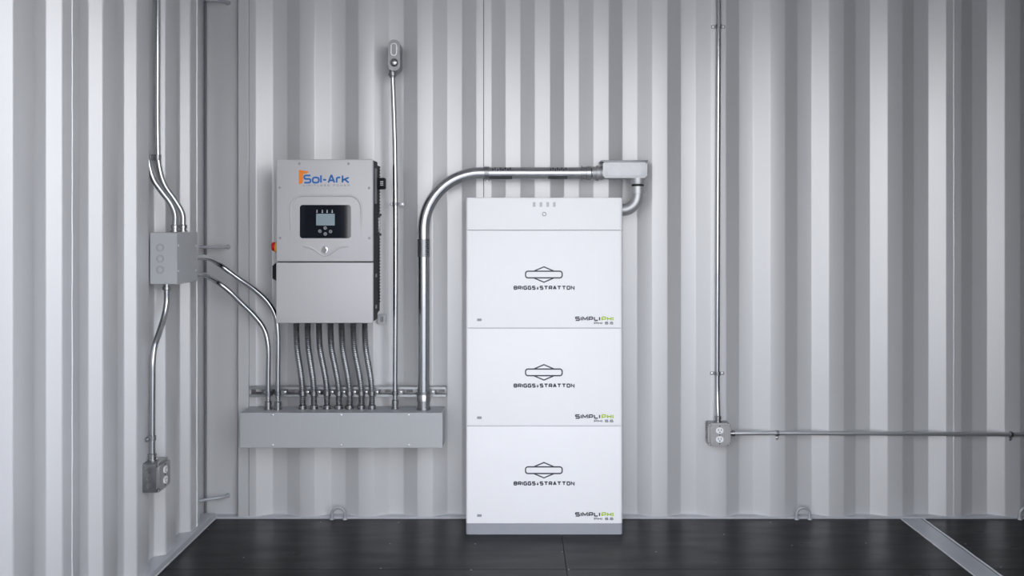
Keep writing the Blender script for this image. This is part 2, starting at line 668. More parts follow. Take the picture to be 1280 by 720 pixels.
# ---- the sides the photograph does not show: front wall with its wide opening, far end, roof
OX0, OX1, OZ1 = -1.18, 1.62, 2.60
wall_front = structure('wall_front', (0, YF, 0))
for a in ((XLR - .03, OX0, 0, ROOF), (OX1, XR, 0, ROOF), (OX0, OX1, OZ1, ROOF)):
    bm = nb()
    box(bm, a[0], a[1], YF - .06, YF, a[2], a[3])
    obj('wall_panel', bm, 'far_paint', wall_front)
wall_right = structure('wall_right', (XR, 0, 0))
bm = nb()
box(bm, XR, XR + .05, YF - .06, 0.08, -.05, ROOF)
obj('wall_panel', bm, 'far_paint', wall_right)
ceiling = structure('ceiling', (0, 0, ROOF))
bm = nb()
prof = []
for k in range(30):
    x = XLR - .05 + k * .209
    prof += [(x, ROOF + .02), (x + .09, ROOF + .02), (x + .105, ROOF), (x + .195, ROOF)]
A = [[bm.verts.new((p[0], y, p[1])) for p in prof] for y in (YF - .06, .08)]
for i in range(len(prof) - 1):
    bm.faces.new((A[0][i], A[0][i + 1], A[1][i + 1], A[1][i]))
obj('roof_sheet', bm, 'ceiling_paint', ceiling)
bm = nb()
box(bm, XLR - .06, XR + .05, YF - .06, .08, ROOF + .022, ROOF + .03)
obj('roof_panel', bm, 'ceiling_paint', ceiling)
bm = nb()
box(bm, -25, 25, -40, YF - .06, -.5, -.16)
ground = obj('ground', bm, 'ground')
ground['kind'] = 'structure'

# ---- floor: black boards, steel cross strip
floor = structure('floor', (0, 0, 0), 'satin black boarded floor scattered with small screw heads', 'floor')
bm = nb()
box(bm, -1.438, XR, YF, -.006, -.06, -.012)
obj('subfloor', bm, 'floor_gap', floor)
SX0, SX1 = 1.797, 1.905
fx = [-1.436, 0.187, SX0 - .001]
fy = [YF, -1.84, -0.622, -.007]
gapw = 0.0005
for a, b in zip(fx, fx[1:]):
    for c, d in zip(fy, fy[1:]):
        bm = nb()
        box(bm, a + gapw, b - gapw, c + gapw, d - gapw, -.012, 0, .0012, 1)
        obj('floor_board', bm, 'floor_black', floor)
for a, b in ((SX1 + .001, 3.1), (3.1, XR)):
    for c, d in zip(fy, fy[1:]):
        bm = nb()
        box(bm, a + gapw, b - gapw, c + gapw, d - gapw, -.012, 0, .0012, 1)
        obj('floor_board', bm, 'floor_black', floor)
screw_me = None
for (px, py) in ((260, 661.5), (304.5, 697), (401, 653), (498.5, 653), (487.5, 680), (594, 680), (589, 712.5), (476, 710.5),
                 (703, 690), (711, 712), (963, 653), (1082.5, 679), (990, 682), (1207, 680), (1251, 709), (820, 690), (905, 668)):
    d = H * F / (py - CY)
    c = Vector(((px - CX) * d / F, d - D, 0))
    if screw_me is None:
        bm = nb()
        lathe(bm, (0, 0, 0), ZA, [(-.004, .0035), (.0006, .0042), (.0014, .003), (.0014, 0)], 10)
        s = obj('floor_screw', bm, 'box_steel', floor)
        screw_me = s.data
    else:
        s = bpy.data.objects.new('floor_screw', screw_me)
        link(s, floor)
    s.location = c
trim = structure('trim_1', (SX0, 0, 0), 'flat grey steel strip crossing the black floor', 'strip')
bm = nb()
box(bm, SX0, SX1, YF, -.007, -.012, .0015, .001, 1)
obj('strip_plate', bm, 'floor_strip', trim)
for x, r in ((SX0 + .001, .0028), (SX1 - .012, .0022), (SX1 - .001, .0028)):
    bm = nb()
    sweep(bm, [(x + random.uniform(-.0012, .0012), -.01 - i * .03, .001) for i in range(78)], r, 6)
    obj('strip_bead', bm, 'strip_edge' if r > .0025 else 'seam_dark', trim)


# ================================================================== BATTERY STACK
YB = -0.218
SB = (D + YB) / F


def bx(px):
    return (px - CX) * SB


def bz(py):
    return H - (py - CY) * SB


BX0, BX1 = bx(582.3), bx(778.2)
BXC = (BX0 + BX1) / 2
MH = 0.4362
MZ = [0.0492, 0.0492 + .4387, 0.0492 + 2 * .4387]
BTOP = bz(247)
EMB = [(656.8, 702.7, 339.1, 347.0)]


def battery_body(bm, z0, z1, rv=.012, top=None):
    box(bm, BX0, BX1, YB, -.008, z0, z1, rv, 4, axes='z')
    es = [e for e in bm.edges if abs(e.verts[0].co.z - e.verts[1].co.z) < 1e-6 and abs(e.verts[0].co.z - z1) < 1e-6]
    if top:
        bmesh.ops.bevel(bm, geom=es, offset=top, segments=3, profile=.5, affect='EDGES')
    return bm


base_o = thing('battery_plinth', 'low grey plinth on the floor under the lowest white battery module', 'plinth', (BXC, -.11, 0))
obj('plinth', battery_body(nb(), 0, .0475), 'battery_grey', base_o)
bm = nb()
box(bm, BX0 + .012, BX1 - .012, YB + .008, -.02, .0470, .0493)
obj('joint_gap', bm, 'seam_dark', base_o)


def make_module(z0):
    t = thing('battery_module', '', 'battery', (BXC, -.11, z0), 'white battery modules in the stack')
    dz = z0 - MZ[2]           # drawn from the topmost module's pixels
    obj('housing', battery_body(nb(), z0, z0 + MH, .012, .0025), 'battery_white', t)
    bm = nb()
    box(bm, BX0 + .01, BX1 - .01, YB + .006, -.02, z0 + MH - .0005, z0 + MH + .0026)
    obj('joint_gap', bm, 'seam_dark', t)

    def z(py):
        return bz(py) + dz
    # emblem: rounded bar over a flat diamond
    bm = nb()
    ribbon(bm, [Vector(p) for p in rrect(bx(656.9), bx(702.7), z(347.3), z(339), .011, 6)], .0029, True, YB, .0005)
    for s in (1, -1):
        c = 343.15
        ribbon(bm, [Vector((bx(667.2), z(c - s * 4.2))), Vector((bx(679.9), z(c - s * 9.6))),
                    Vector((bx(692.6), z(c - s * 4.2)))], .0027, False, YB, .0005)
    obj('emblem', bm, 'print_dark', t, smooth=False, label='diamond and bar emblem outlined in dark grey')
    bm = nb()
    lettering(bm, 'BRIGGS&STRATTON', bx(641.9), bx(718.2), z(362.3), z(357.1), YB, .275, .68, .11, small='&', rad=.18)
    obj('brand_lettering', bm, 'print_dark', t, smooth=False)
    bm = nb()
    lettering(bm, 'SIMPLI', bx(718.8), bx(750.2), z(401.2), z(395.6), YB, .27, .9, .13, rad=.2)
    obj('product_lettering', bm, 'print_dark', t, smooth=False)
    bm = nb()
    lettering(bm, 'PHI', bx(751.8), bx(766.8), z(401.2), z(395.6), YB, .25, .88, .16, rad=.2)
    obj('green_lettering', bm, 'print_green', t, smooth=False, label='lime green letters')
    bm = nb()
    lettering(bm, 'PHI 6.6', bx(742.5), bx(766.6), z(405.5), z(402.3), YB, .23, 1.05, .22, rad=.2)
    obj('model_lettering', bm, 'print_dark', t, smooth=False)
    bm = nb()
    front(bm, rrect(bx(596.4), bx(602), z(401.3), z(398.3), .002), YB, .0006)
    obj('badge', bm, 'print_grey', t, smooth=False)
    return t


mod = make_module(MZ[2])
mod['label'] = 'white battery module directly under the slim control unit'


def copy_thing(o, loc, label):
    c = o.copy()
    COL.objects.link(c)
    c.location = loc
    c['label'] = label
    for ch in list(o.children):
        d = ch.copy()
        COL.objects.link(d)
        d.parent = c
        for sub in list(ch.children):
            e = sub.copy()
            COL.objects.link(e)
            e.parent = d
    return c


copy_thing(mod, (BXC, -.11, MZ[1]), 'white battery module sandwiched between two identical white modules')
copy_thing(mod, (BXC, -.11, MZ[0]), 'white battery module standing on the grey plinth')

ctl = thing('battery_control_unit', 'slim white control unit with four indicator bars capping the battery stack', 'control unit', (BXC, -.11, MZ[2] + .4387))
obj('housing', battery_body(nb(), MZ[2] + .4387, BTOP, .012, .004), 'battery_white', ctl)
for px in (667.7, 676.2, 684.6, 692.9):
    bm = nb()
    front(bm, rrect(bx(px - 1.6), bx(px + 1.6), bz(258.5), bz(252.6), .0015), YB, .0005)
    obj('indicator_bar', bm, 'print_light', ctl, smooth=False)
bm = nb()
c = (bx(680.3), bz(267.6))
ring2(bm, circle(*c, .0098), circle(*c, .0066), YB, .0012)
obj('power_button', bm, 'print_grey', ctl)

# ================================================================== INVERTER
YI = -0.27
SI = (D + YI) / F


def ix(px):
    return (px - CX) * SI


def iz(py):
    return H - (py - CY) * SI


IX0, IX1, IZ0, IZ1, IZS = ix(345), ix(466.3), iz(404), iz(199), iz(327.6)
inv = thing('inverter', 'grey wall-mounted solar inverter with black screen and blue lettering', 'inverter', ((IX0 + IX1) / 2, -.13, IZ0))
bm = nb()
box(bm, IX0, IX1, YI, YI + .018, IZS + .002, IZ1, .006, 3)
cover = obj('upper_cover', bm, 'inverter_grey', inv)
bm = nb()
box(bm, IX0, IX1, YI, YI + .018, IZ0, IZS - .002, .004, 3)
cover2 = obj('lower_cover', bm, 'inverter_grey', inv)
bm = nb()
box(bm, IX0 + .003, IX1 - .003, YI + .0175, -.125, IZ0 + .003, IZ1 - .002, .003, 1)
body = obj('housing', bm, 'inverter_black', inv)
bm = nb()
box(bm, IX0 + .02, IX1 - .0115, -.126, -.012, IZ0 + .03, IZ1 - .018)
obj('heat_sink_core', bm, 'inverter_black', inv)
# cooling fins, seen edge-on along the right side
fin_me = None
nf = 44
for k in range(nf):
    zc = IZ0 + .075 + k * (IZ1 - IZ0 - .095) / (nf - 1)
    if abs(zc - iz(268)) < .009 or abs(zc - iz(294)) < .009:
        continue
    if fin_me is None:
        bm = nb()
        box(bm, IX0 + .012, IX1 - .006, -.125, -.025, zc - .0028, zc + .0028)
        fo = obj('cooling_fin', bm, 'inverter_black', inv, smooth=False)
        fin_me, fz = fo.data, zc
    else:
        fo = bpy.data.objects.new('cooling_fin', fin_me)
        link(fo, inv)
        fo.location = (0, 0, zc - fz)
for py in (268, 294):
    bm = nb()
    box(bm, IX0 + .006, IX1 - .001, -.14, -.02, iz(py) - .006, iz(py) + .006, .002, 1)
    obj('frame_bar', bm, 'inverter_side', inv)
bm = nb()
box(bm, IX1 - .012, IX1 - .002, -.075, -.06, iz(291), iz(271), .003, 2)
obj('handle', bm, 'cast_aluminium', inv, label='slim bare metal carrying handle')
bm = nb()
box(bm, IX1 - .0035, IX1 - .0022, -.21, -.15, iz(254), iz(209))
obj('rating_label', bm, 'print_grey', inv)
for py in (346, 386):
    bm = nb()
    box(bm, IX1 - .004, IX1 + .0005, -.185, -.165, iz(py) - .008, iz(py) + .008, .001, 1)
    obj('latch', bm, 'cast_aluminium', inv)
bm = nb()
box(bm, IX0 + .02, IX1 - .02, -.013, 0.0, IZ0 + .02, IZ1 - .05)
obj('mounting_plate', bm, 'inverter_side', inv)
# data logger plug sticking out of the right side
pl = P(477.5, 229.5, -.10)
bm = nb()
box(bm, IX1 - .02, pl.x + .016, -.125, -.075, pl.z - .026, pl.z + .026, .006, 2)
plug = obj('logger_plug', bm, 'inverter_black', inv)
bm = nb()
for dz in (-.008, 0, .008):
    box(bm, pl.x - .004, pl.x + .010, -.1262, -.125, pl.z + dz - .002, pl.z + dz + .002)
obj('plug_marking', bm, 'icon_white', plug)
# wall tab at lower right
a, b = P(472, 405, -.01), P(482.5, 393, -.01)
bm = nb()
c = ((a.x + b.x) / 2, (a.z + b.z) / 2)
ring2(bm, rrect(a.x, b.x, a.z, b.z, .006, 4), rrect(c[0] - .007, c[0] + .007, c[1] - .013, c[1] + .013, .005, 4), 0.0, .012)
obj('mounting_tab', bm, 'cast_aluminium', inv)
# stop button and isolator on the left side
q = P(343, 309.5, -.2)
bm = nb()
lathe(bm, (IX0 + .003, -.2, q.z), -XA, [(0, .025), (.020, .025), (.023, .023), (.023, .016)], 24)
col_ = obj('button_collar', bm, 'yellow_plastic', inv, label='yellow collar')
bm = nb()
lathe(bm, (IX0 - .009, -.2, q.z + .005), -XA, [(0, .018), (.010, .019), (.020, .021), (.026, .019), (.029, .012), (.030, 0)], 24)
obj('stop_button', bm, 'red_plastic', inv, label='red mushroom stop button')
zt, zb_ = P(343, 327, -.2).z, P(343, 351, -.2).z
bm = nb()
prism(bm, [(0, zt), (-.012, zt - .002), (-.030, zt - .018), (-.030, zb_ + .012), (-.010, zb_), (0, zb_ - .012)],
      (IX0 + .003, -.17, 0), XA, ZA, -YA, .06)
obj('isolator_switch', bm, 'inverter_black', inv, smooth=False)
bm = nb()
box(bm, IX0 - .006, IX0 + .003, -.22, -.18, IZ0 + .04, zb_ - .004)
obj('cable_guide', bm, 'inverter_black', inv)
# cover details
for px, py in ((374.3, 204.5), (435.7, 204.5), (349.5, 234.5), (461.4, 235), (350, 297.4), (461.6, 297.4)):
    bm = nb()
    lathe(bm, (ix(px), YI, iz(py)), -YA, [(0, .0062), (.0016, .0058), (.0024, .004), (.0016, .0025), (.0012, 0)], 14)
    obj('cover_screw', bm, 'cast_aluminium', cover)
bm = nb()
pth = fillet([(ix(363.4), YI, iz(297)), (ix(363.4), YI, iz(244.4)), (ix(451.6), YI, iz(244.4)), (ix(451.6), YI, iz(297))], [.055, .055], 10)
sweep(bm, pth, [.0008] + [.0056] * (len(pth) - 2) + [.0008], 10)
obj('embossed_arch', bm, 'inverter_grey', cover)
bm = nb()
pth = smooth_path([(ix(378), YI, iz(307.8)), (ix(385), YI, iz(308.6)), (ix(393), YI, iz(312)), (ix(400), YI, iz(317.3)), (ix(406.2), YI, iz(319.8)),
                   (ix(412.4), YI, iz(317.3)), (ix(419.4), YI, iz(312)), (ix(428), YI, iz(308.6)), (ix(436), YI, iz(307.8))], .008)
sweep(bm, pth, [.0008] + [.0046] * (len(pth) - 2) + [.0008], 10)
obj('embossed_wave', bm, 'inverter_grey', cover)
bm = nb()
lathe(bm, (ix(406.2), YI, iz(312.4)), -YA, [(0, .0165), (.002, .0165), (.0045, .014), (.005, .010), (.004, .0095), (.004, 0)], 24)
lock = obj('lock', bm, 'chrome', cover, label='round chrome lock')
# screen
bm = nb()
front(bm, rrect(ix(375), ix(438.7), iz(297.8), iz(256.2), .012, 6), YI, .002)
scr = obj('screen_panel', bm, 'screen_glass', inv)
bm = nb()
front(bm, rrect(ix(395.3), ix(418.6), iz(281.8), iz(267.2), .001, 2), YI - .002, .0006)
obj('display', bm, 'lcd', inv, smooth=False, label='small blank grey display')
for px in (396.4, 403, 409.1, 415.4):
    bm = nb()
    front(bm, circle(ix(px), iz(265.2), .0032, 10), YI - .002, .0006)
    front(bm, rrect(ix(px) - .002, ix(px) + .002, iz(263.6), iz(262.4), .0005, 2), YI - .002, .0006)
    obj('indicator_light', bm, 'icon_white', inv, smooth=False)
for px, py in ((400, 289), (406.7, 285), (406.7, 292.4), (413.3, 289.4)):
    bm = nb()
    c = (ix(px), iz(py))
    ring2(bm, circle(*c, .0075, 14), circle(*c, .0042, 14), YI - .002, .0008)
    front(bm, circle(*c, .0022, 8), YI - .002, .0008)
    obj('menu_button', bm, 'print_grey', inv, smooth=False)
# lettering
bm = nb()
lettering(bm, 'Sol-Ark', ix(379.3), ix(437), iz(229.4), iz(218.3), YI, .195, .74, .06, rad=.3)
obj('brand_lettering', bm, 'print_blue', inv, smooth=False, label='blue brand letters')
bm = nb()
front(bm, [(ix(373.6), iz(230.2)), (ix(373.6), iz(212.2)), (ix(386.5), iz(214.6)), (ix(383.6), iz(217)), (ix(379.2), iz(217.4)),
           (ix(378.3), iz(229.2))], YI, .0006)
obj('brand_mark', bm, 'print_orange', inv, smooth=False, label='orange flag-shaped mark')
bm = nb()
lettering(bm, 'LIMITLESS POWER', ix(379), ix(437), iz(232.9), iz(230.5), YI, .22, .85, .6)
obj('slogan_lettering', bm, 'print_grey', inv, smooth=False)


# ================================================================== WIREWAY, STRUT
TX0, TX1 = P(300, 540, -.15).x, P(553.3, 540, -.15).x
TZ1, TZ0 = P(400, 516, -.15).z, P(400, 560, -.15).z
wire = thing('wireway', 'long grey steel wiring trough below the inverter', 'wireway', ((TX0 + TX1) / 2, -.075, TZ0))
bm = nb()
box(bm, TX0 + .001, TX1 - .001, -.147, 0.0, TZ0 + .001, TZ1 - .0005, .002, 1)
obj('trough', bm, 'enclosure_grey', wire)
bm = nb()
box(bm, TX0, TX1, -.150, -.1465, TZ0, TZ1, .0012, 1)
lid = obj('front_cover', bm, 'enclosure_grey', wire)
for px in (341, 426.5, 511):
    for py in (518.9, 556.4):
        c = P(px, py, -.15)
        bm = nb()
        lathe(bm, c, -YA, [(0, .0046), (.0015, .0044), (.0024, .003), (.0024, 0)], 12)
        obj('cover_screw', bm, 'screw_steel', lid)

SZ1, SZ0 = P(400, 483.7, -.041).z, P(400, 496.2, -.041).z
UX0, UX1 = P(311, 490, -.041).x, P(557.5, 490, -.041).x
strut = thing('strut_channel', 'slotted metal strut channel on the wall above the wiring trough', 'strut', ((UX0 + UX1) / 2, -.02, SZ0))
bm = nb()
box(bm, UX0, UX1, -.041, 0, SZ1 - .003, SZ1)
box(bm, UX0, UX1, -.041, 0, SZ0, SZ0 + .003)
for a, b in ((SZ1 - .0115, SZ1), (SZ0, SZ0 + .0115)):
    box(bm, UX0, UX1, -.0415, -.038, a, b, .0012, 1)
box(bm, UX0, UX1, -.041, -.032, SZ1 - .0115, SZ1 - .009)
box(bm, UX0, UX1, -.041, -.032, SZ0 + .009, SZ0 + .0115)
obj('channel', bm, 'strut_zinc', strut)
# back web with its slots left open
bm = nb()
zc = (SZ0 + SZ1) / 2
box(bm, UX0, UX1, -.003, 0, SZ0 + .003, zc - .007)
box(bm, UX0, UX1, -.003, 0, zc + .007, SZ1 - .003)
x = UX0
while x < UX1:
    box(bm, x, min(x + .022, UX1), -.003, 0, zc - .007, zc + .007)
    x += .0508
obj('slotted_web', bm, 'galvanized_dull', strut)


# ================================================================== CONDUITS
def strap(parent, c, axis, n, r, both=False, ear=1, reach=.022, wide=.016, m='galvanized_dull', drop=0.0):
    """saddle band round a pipe at c (pipe along axis, wall on the -n side) with its ear and screw"""
    c, axis, n = Vector(c), Vector(axis).normalized(), Vector(n).normalized()
    s = axis.cross(n).normalized()
    bm = nb()
    R0, R1 = r + .0003, r + .0025
    N = 14
    rows = []
    angs = [PI * k / N for k in range(N + 1)]
    leg = r + drop
    pr = [(s * R1 - n * leg, s * R0 - n * leg)] + [((s * math.cos(a) + n * math.sin(a)) * R1, (s * math.cos(a) + n * math.sin(a)) * R0) for a in angs] \
        + [(-s * R1 - n * leg, -s * R0 - n * leg)]
    for o, i in pr:
        rows.append([bm.verts.new(c + q + axis * h) for h in (-wide / 2, wide / 2) for q in (o, i)])
    for u, w in zip(rows, rows[1:]):
        for k1, k2 in ((0, 2), (2, 3), (3, 1), (1, 0)):
            bm.faces.new((u[k1], u[k2], w[k2], w[k1]))
    bm.faces.new(rows[0][:2] + rows[0][:1:-1])
    bm.faces.new(rows[-1][:2] + rows[-1][:1:-1])
    sides = (1, -1) if both else (ear,)
    for sd in sides:
        o = c - n * (r + drop)
        prism(bm, rrect(r, r + reach, -wide / 2, wide / 2, .004, 3), o, s * sd, axis, n, .0025)
    so = obj('pipe_strap', bm, m, parent)
    for sd in sides:
        bm = nb()
        lathe(bm, c - n * (r + drop - .0025) + s * sd * (r + reach * .55), n, [(0, .005), (.003, .0048), (.0038, .003), (.0038, 0)], 10)
        obj('strap_screw', bm, 'screw_steel', so)
    return so


def coupling(parent, c, axis, r, L=.035, name='connector', m='connector_zinc', nut=True):
    """compression connector: body, ring nut and lip, from c along axis"""
    bm = nb()
    prof = [(0, r + .001), (.0005, r + .0065), (.006, r + .0065), (.0065, r + .002), (L * .5, r + .002), (L * .52, r + .0045), (L * .92, r + .0045), (L, r + .001)]
    if not nut:
        prof = [(0, r + .001), (.0005, r + .004), (L - .001, r + .004), (L, r + .001)]
    lathe(bm, c, axis, prof, 20)
    return obj(name, bm, m, parent)


EM = 0.0117       # 3/4 inch tube
yc = -.080        # tube axes over the trough
ztop = TZ1


def tube(t, pts, r, name='tube', m='galvanized', seg=16):
    return obj(name, sweep(nb(), pts, r, seg), m, t)


# --- junction box on the end wall (needed by its conduits)
JX0, JX1 = XL, -1.352
JY0, JY1 = 3.50 - D, 3.722 - D
JZ1 = H - (290.4 - CY) * 3.5 / F
JZ0 = H - (355.6 - CY) * 3.5 / F
jb = thing('junction_box', 'grey steel junction box on the end wall where four pipes meet', 'junction box', (-1.41, (JY0 + JY1) / 2, JZ0))
bm = nb()
box(bm, JX0, JX1 - .0035, JY0 + .001, JY1 - .001, JZ0 + .001, JZ1 - .001, .002, 1)
jbody = obj('box_body', bm, 'enclosure_grey', jb)
bm = nb()
box(bm, JX1 - .004, JX1, JY0, JY1, JZ0, JZ1, .0015, 1)
jlid = obj('cover', bm, 'enclosure_grey', jb)
for py in (309.6, 323.5, 337.2):
    c = P(200, py, JY0)
    bm = nb()
    ring2(bm, circle(c.x, c.z, .0150, 24), circle(c.x, c.z, .0135, 24), JY0 + .001, .0008)
    ring2(bm, circle(c.x, c.z, .0105, 24), circle(c.x, c.z, .0095, 24), JY0 + .001, .0005)
    obj('knockout', bm, 'knockout_line', jbody)
for yy, zz in ((JY0 + .014, H - 27 * 3.52 / F), (JY0 + .014, H - 59 * 3.52 / F), (JY1 - .018, H - 27.5 * 3.7 / F), (JY1 - .018, H - 58 * 3.7 / F)):
    bm = nb()
    lathe(bm, (JX1, yy, zz), XA, [(0, .005), (.002, .0045), (.003, .003), (.003, 0)], 12)
    obj('cover_screw', bm, 'screw_steel', jlid)
bm = nb()
box(bm, JX0 - .0, JX0 + .045, JY1 - .001, JY1 + .006, JZ1 - .07, JZ1 - .004, .001, 1)
box(bm, JX0 + .0, JX0 + .04, JY1 + .004, JY1 + .03, JZ1 - .066, JZ1 - .06)
obj('hanger_tab', bm, 'galvanized_dull', jb)

# --- upper and lower sweeps from junction box to trough
for lab, zs, pix, xe in (
        ('upper of two bent metal pipes from junction box to trough', 321.5,
         [(262, 323, -.20), (275.5, 331.6, -.105), (298, 348, -.082), (320, 363.5, yc), (335, 378, yc), (344.2, 394, yc), (347.2, 414, yc)], 347.4),
        ('lower of two bent metal pipes from junction box to trough', 343.5,
         [(259, 345, -.20), (271, 352, -.105), (285, 362.5, -.082), (302, 379, yc), (319, 396, yc), (330, 411, yc), (335, 431, yc)], 335.3)):
    t = thing('metal_conduit', lab, 'pipe', P(xe, 512, yc), 'pipes between junction box and trough')
    z0 = H - (zs - CY) * 3.76 / F
    pts = [Vector((-1.405, JY1 + .0005, z0)), Vector((-1.403, JY1 + .08, z0 - .003))] + [P(*q) for q in pix]
    last = P(xe, 470, yc)
    pts += [last, Vector((last.x, yc, ztop + .0005))]
    obj('tube', sweep(nb(), smooth_path(pts, .012), EM, 16), 'galvanized', t)
    coupling(t, (last.x, yc, ztop), ZA, EM, .04)
    coupling(t, (-1.405, JY1 + .0003, z0), YA, EM, .035)
    strap(t, (last.x, yc, zc), ZA, -YA, EM, ear=1 if xe > 340 else -1, drop=.025, wide=.02)

# --- two feeds from above into the junction box
for lab, top, pix, end in (
        ('slim metal pipe from above bending into the junction box, deeper-set in the corrugation', (-1.491, 3.530 - D),
         [(190.7, 222, -1.463, 3.54), (201, 238, None, 3.55), (213, 254, None, 3.562), (218.6, 268, None, 3.57)], (-1.388, 3.572 - D)),
        ('slim metal pipe from above bending into the junction box, clipped by a strap', (-1.475, 3.614 - D),
         [(198.3, 205, -1.472, 3.616), (205, 230, None, 3.625), (219, 251, None, 3.64), (227.8, 267, None, 3.65)], (-1.386, 3.652 - D))):
    t = thing('metal_conduit', lab, 'pipe', (end[0], end[1], JZ1), 'pipes from above into the junction box')
    pts = [Vector((top[0], top[1], ROOF - .01)), Vector((top[0], top[1], 2.2)), Vector((top[0], top[1], 1.75))]
    for px, py, xx, d in pix:
        pts.append(Vector(((px - CX) * d / F, d - D, H - (py - CY) * d / F)))
    pts.append(Vector((end[0], end[1], JZ1 + .03)))
    pts.append(Vector((end[0], end[1], JZ1 + .0008)))
    obj('tube', sweep(nb(), smooth_path(pts, .012), EM, 16), 'galvanized', t)
    coupling(t, (end[0], end[1], JZ1 + .0003), ZA, EM, .03)
    if 'strap' in lab:
        c = Vector((top[0], top[1], H - (197 - CY) * 3.614 / F))
        strap(t, c, ZA, XA, EM, both=True, drop=.012, wide=.022)

# --- junction box down to the end wall outlet
t = thing('metal_conduit', 'slim bent metal pipe from junction box down to the end wall socket', 'pipe', (-1.446, 3.49 - D, .46))
pts = [Vector((-1.432, 3.598 - D, JZ0 - .0005)), Vector((-1.432, 3.598 - D, JZ0 - .03))]
for px, py, d in ((208, 380, 3.597), (204.5, 398, 3.575), (198.6, 417, 3.535), (193.5, 432, 3.505), (191, 450, 3.49), (190.6, 475, 3.488), (190.4, 520, 3.488)):
    pts.append(Vector(((px - CX) * d / F, d - D, H - (py - CY) * d / F)))
pts.append(Vector((pts[-1].x, pts[-1].y, .462)))
obj('tube', sweep(nb(), smooth_path(pts, .012), EM, 16), 'galvanized', t)
e = pts[-1]
coupling(t, (pts[0].x, pts[0].y, JZ0 - .0003), -ZA, EM, .03)
coupling(t, (e.x, e.y, .462), ZA, EM, .03)
strap(t, (e.x, e.y, H - (547.5 - CY) * 3.488 / F), ZA, XA, EM, both=True, wide=.018)

# --- seven flexible conduits between inverter and trough
order = ('closest to the two bent pipes', 'second along from the two bent pipes', 'third along from the two bent pipes', 'middle of the row of seven',
         'third along from the tall straight pipe', 'second along from the tall straight pipe', 'closest to the tall straight pipe')
tops = (370.5, 384.6, 398.8, 413.2, 427.2, 441.8, 456.2)
bots = (378.2, 392.4, 408.8, 423.6, 437.0, 451.8, 465.0)
RF = 0.0135
for k in range(7):
    yt, yb = -.135, -.066
    xt, xb = (tops[k] - CX) * (D + yt) / F, (bots[k] - CX) * (D + yb) / F
    t = thing('flexible_conduit', 'ribbed flexible metal conduit under the inverter, ' + order[k], 'conduit', (xb, yb, ztop), 'flexible conduits under the inverter')
    m1, m2 = .22 + .05 * math.sin(k * 2.1), .74 + .03 * math.cos(k * 1.7)
    L = IZ0 - ztop
    pts = [Vector((xt, yt, IZ0 - .0005)), Vector((xt, yt, IZ0 - .05))]
    for f in (.3, .42, .55, .68, .8):
        s = (f - .16) / (.84 - .16)
        s = s * s * (3 - 2 * s)
        pts.append(Vector((xt + (xb - xt) * s, yt + (yb - yt) * s, IZ0 - L * f)))
    pts += [Vector((xb, yb, IZ0 - L * .9)), Vector((xb, yb, ztop + .02))]
    pp = smooth_path(pts, .00225)
    rr = [RF + (.0014, .0002, -.0018, .0002)[i % 4] for i in range(len(pp))]
    obj('hose', sweep(nb(), pp, rr, 14), 'flex_steel', t)
    coupling(t, (xb, yb, ztop), ZA, RF, .019)
    coupling(t, (xt, yt, IZ0 - .0002), -ZA, RF, .012)
    strap(t, (xb, yb, zc), ZA, -YA, RF, ear=1, reach=.013, drop=.008, wide=.02)

# --- tall straight conduit with its conduit body on top
yk = -.066
xa, xb2 = P(494, 500, yk).x, P(490.8, 95, yk).x
zt = P(491, 94, yk).z
t = thing('metal_conduit', 'tall straight metal pipe beside the inverter rising from the trough', 'pipe', (xa, yk, ztop))
pts = [Vector((xa, yk, ztop + .0005)), Vector((xa, yk, ztop + .15)), Vector((xa + .002, yk, 1.2)), Vector((xa - .001, yk, 1.75)), Vector((xb2, yk, zt))]
tall = smooth_path(pts, .03)
obj('tube', sweep(nb(), tall, EM, 16), 'galvanized', t)
coupling(t, (xa, yk, ztop), ZA, EM, .045)
strap(t, (xa, yk, zc), ZA, -YA, EM, ear=1, drop=.012, wide=.02)
zs = P(493, 255, yk).z
xm = min(tall, key=lambda p: abs(p.z - zs)).x
strap(t, (xm, yk, zs), ZA, -YA, EM, both=True, drop=.04, wide=.014)

a, b = P(485.2, 88, -.1), P(499.5, 49.5, -.1)
cx = (a.x + b.x) / 2
t = thing('pipe_fitting', 'oval metal access fitting capping the tall straight pipe', 'pipe fitting', (cx, -.05, a.z))
bm = nb()
front(bm, rrect(a.x, b.x, a.z, b.z, (b.x - a.x) / 2 - .0005, 9), 0.0, .092)
obj('body', bm, 'galvanized_dull', t)
bm = nb()
front(bm, rrect(a.x - .001, b.x + .001, a.z - .001, b.z + .001, (b.x - a.x) / 2 - .0005, 9), -.092, .004)
cov = obj('cover', bm, 'box_steel', t)
bm = nb()
z1_ = P(490, 53.5, -.1).z
z0_ = P(490, 70, -.1).z
ring2(bm, rrect(cx - .015, cx + .015, z0_, z1_, .0145, 6), rrect(cx - .010, cx + .010, z0_ + .005, z1_ - .005, .0095, 6), -.096, .004)
obj('raised_rim', bm, 'connector_zinc', cov)
bm = nb()
lathe(bm, (cx + .001, -.096, P(491, 78, -.1).z), -YA, [(0, .019), (.004, .018), (.008, .014), (.010, .008), (.0105, 0)], 18)
obj('dome_plug', bm, 'connector_zinc', cov)
bm = nb()
lathe(bm, (xb2, yk, a.z + .006), -ZA, [(0, .017), (.012, .017), (.013, .020), (.026, .020), (.027, .014), (.034, .014)], 16)
obj('hub', bm, 'galvanized_dull', t)

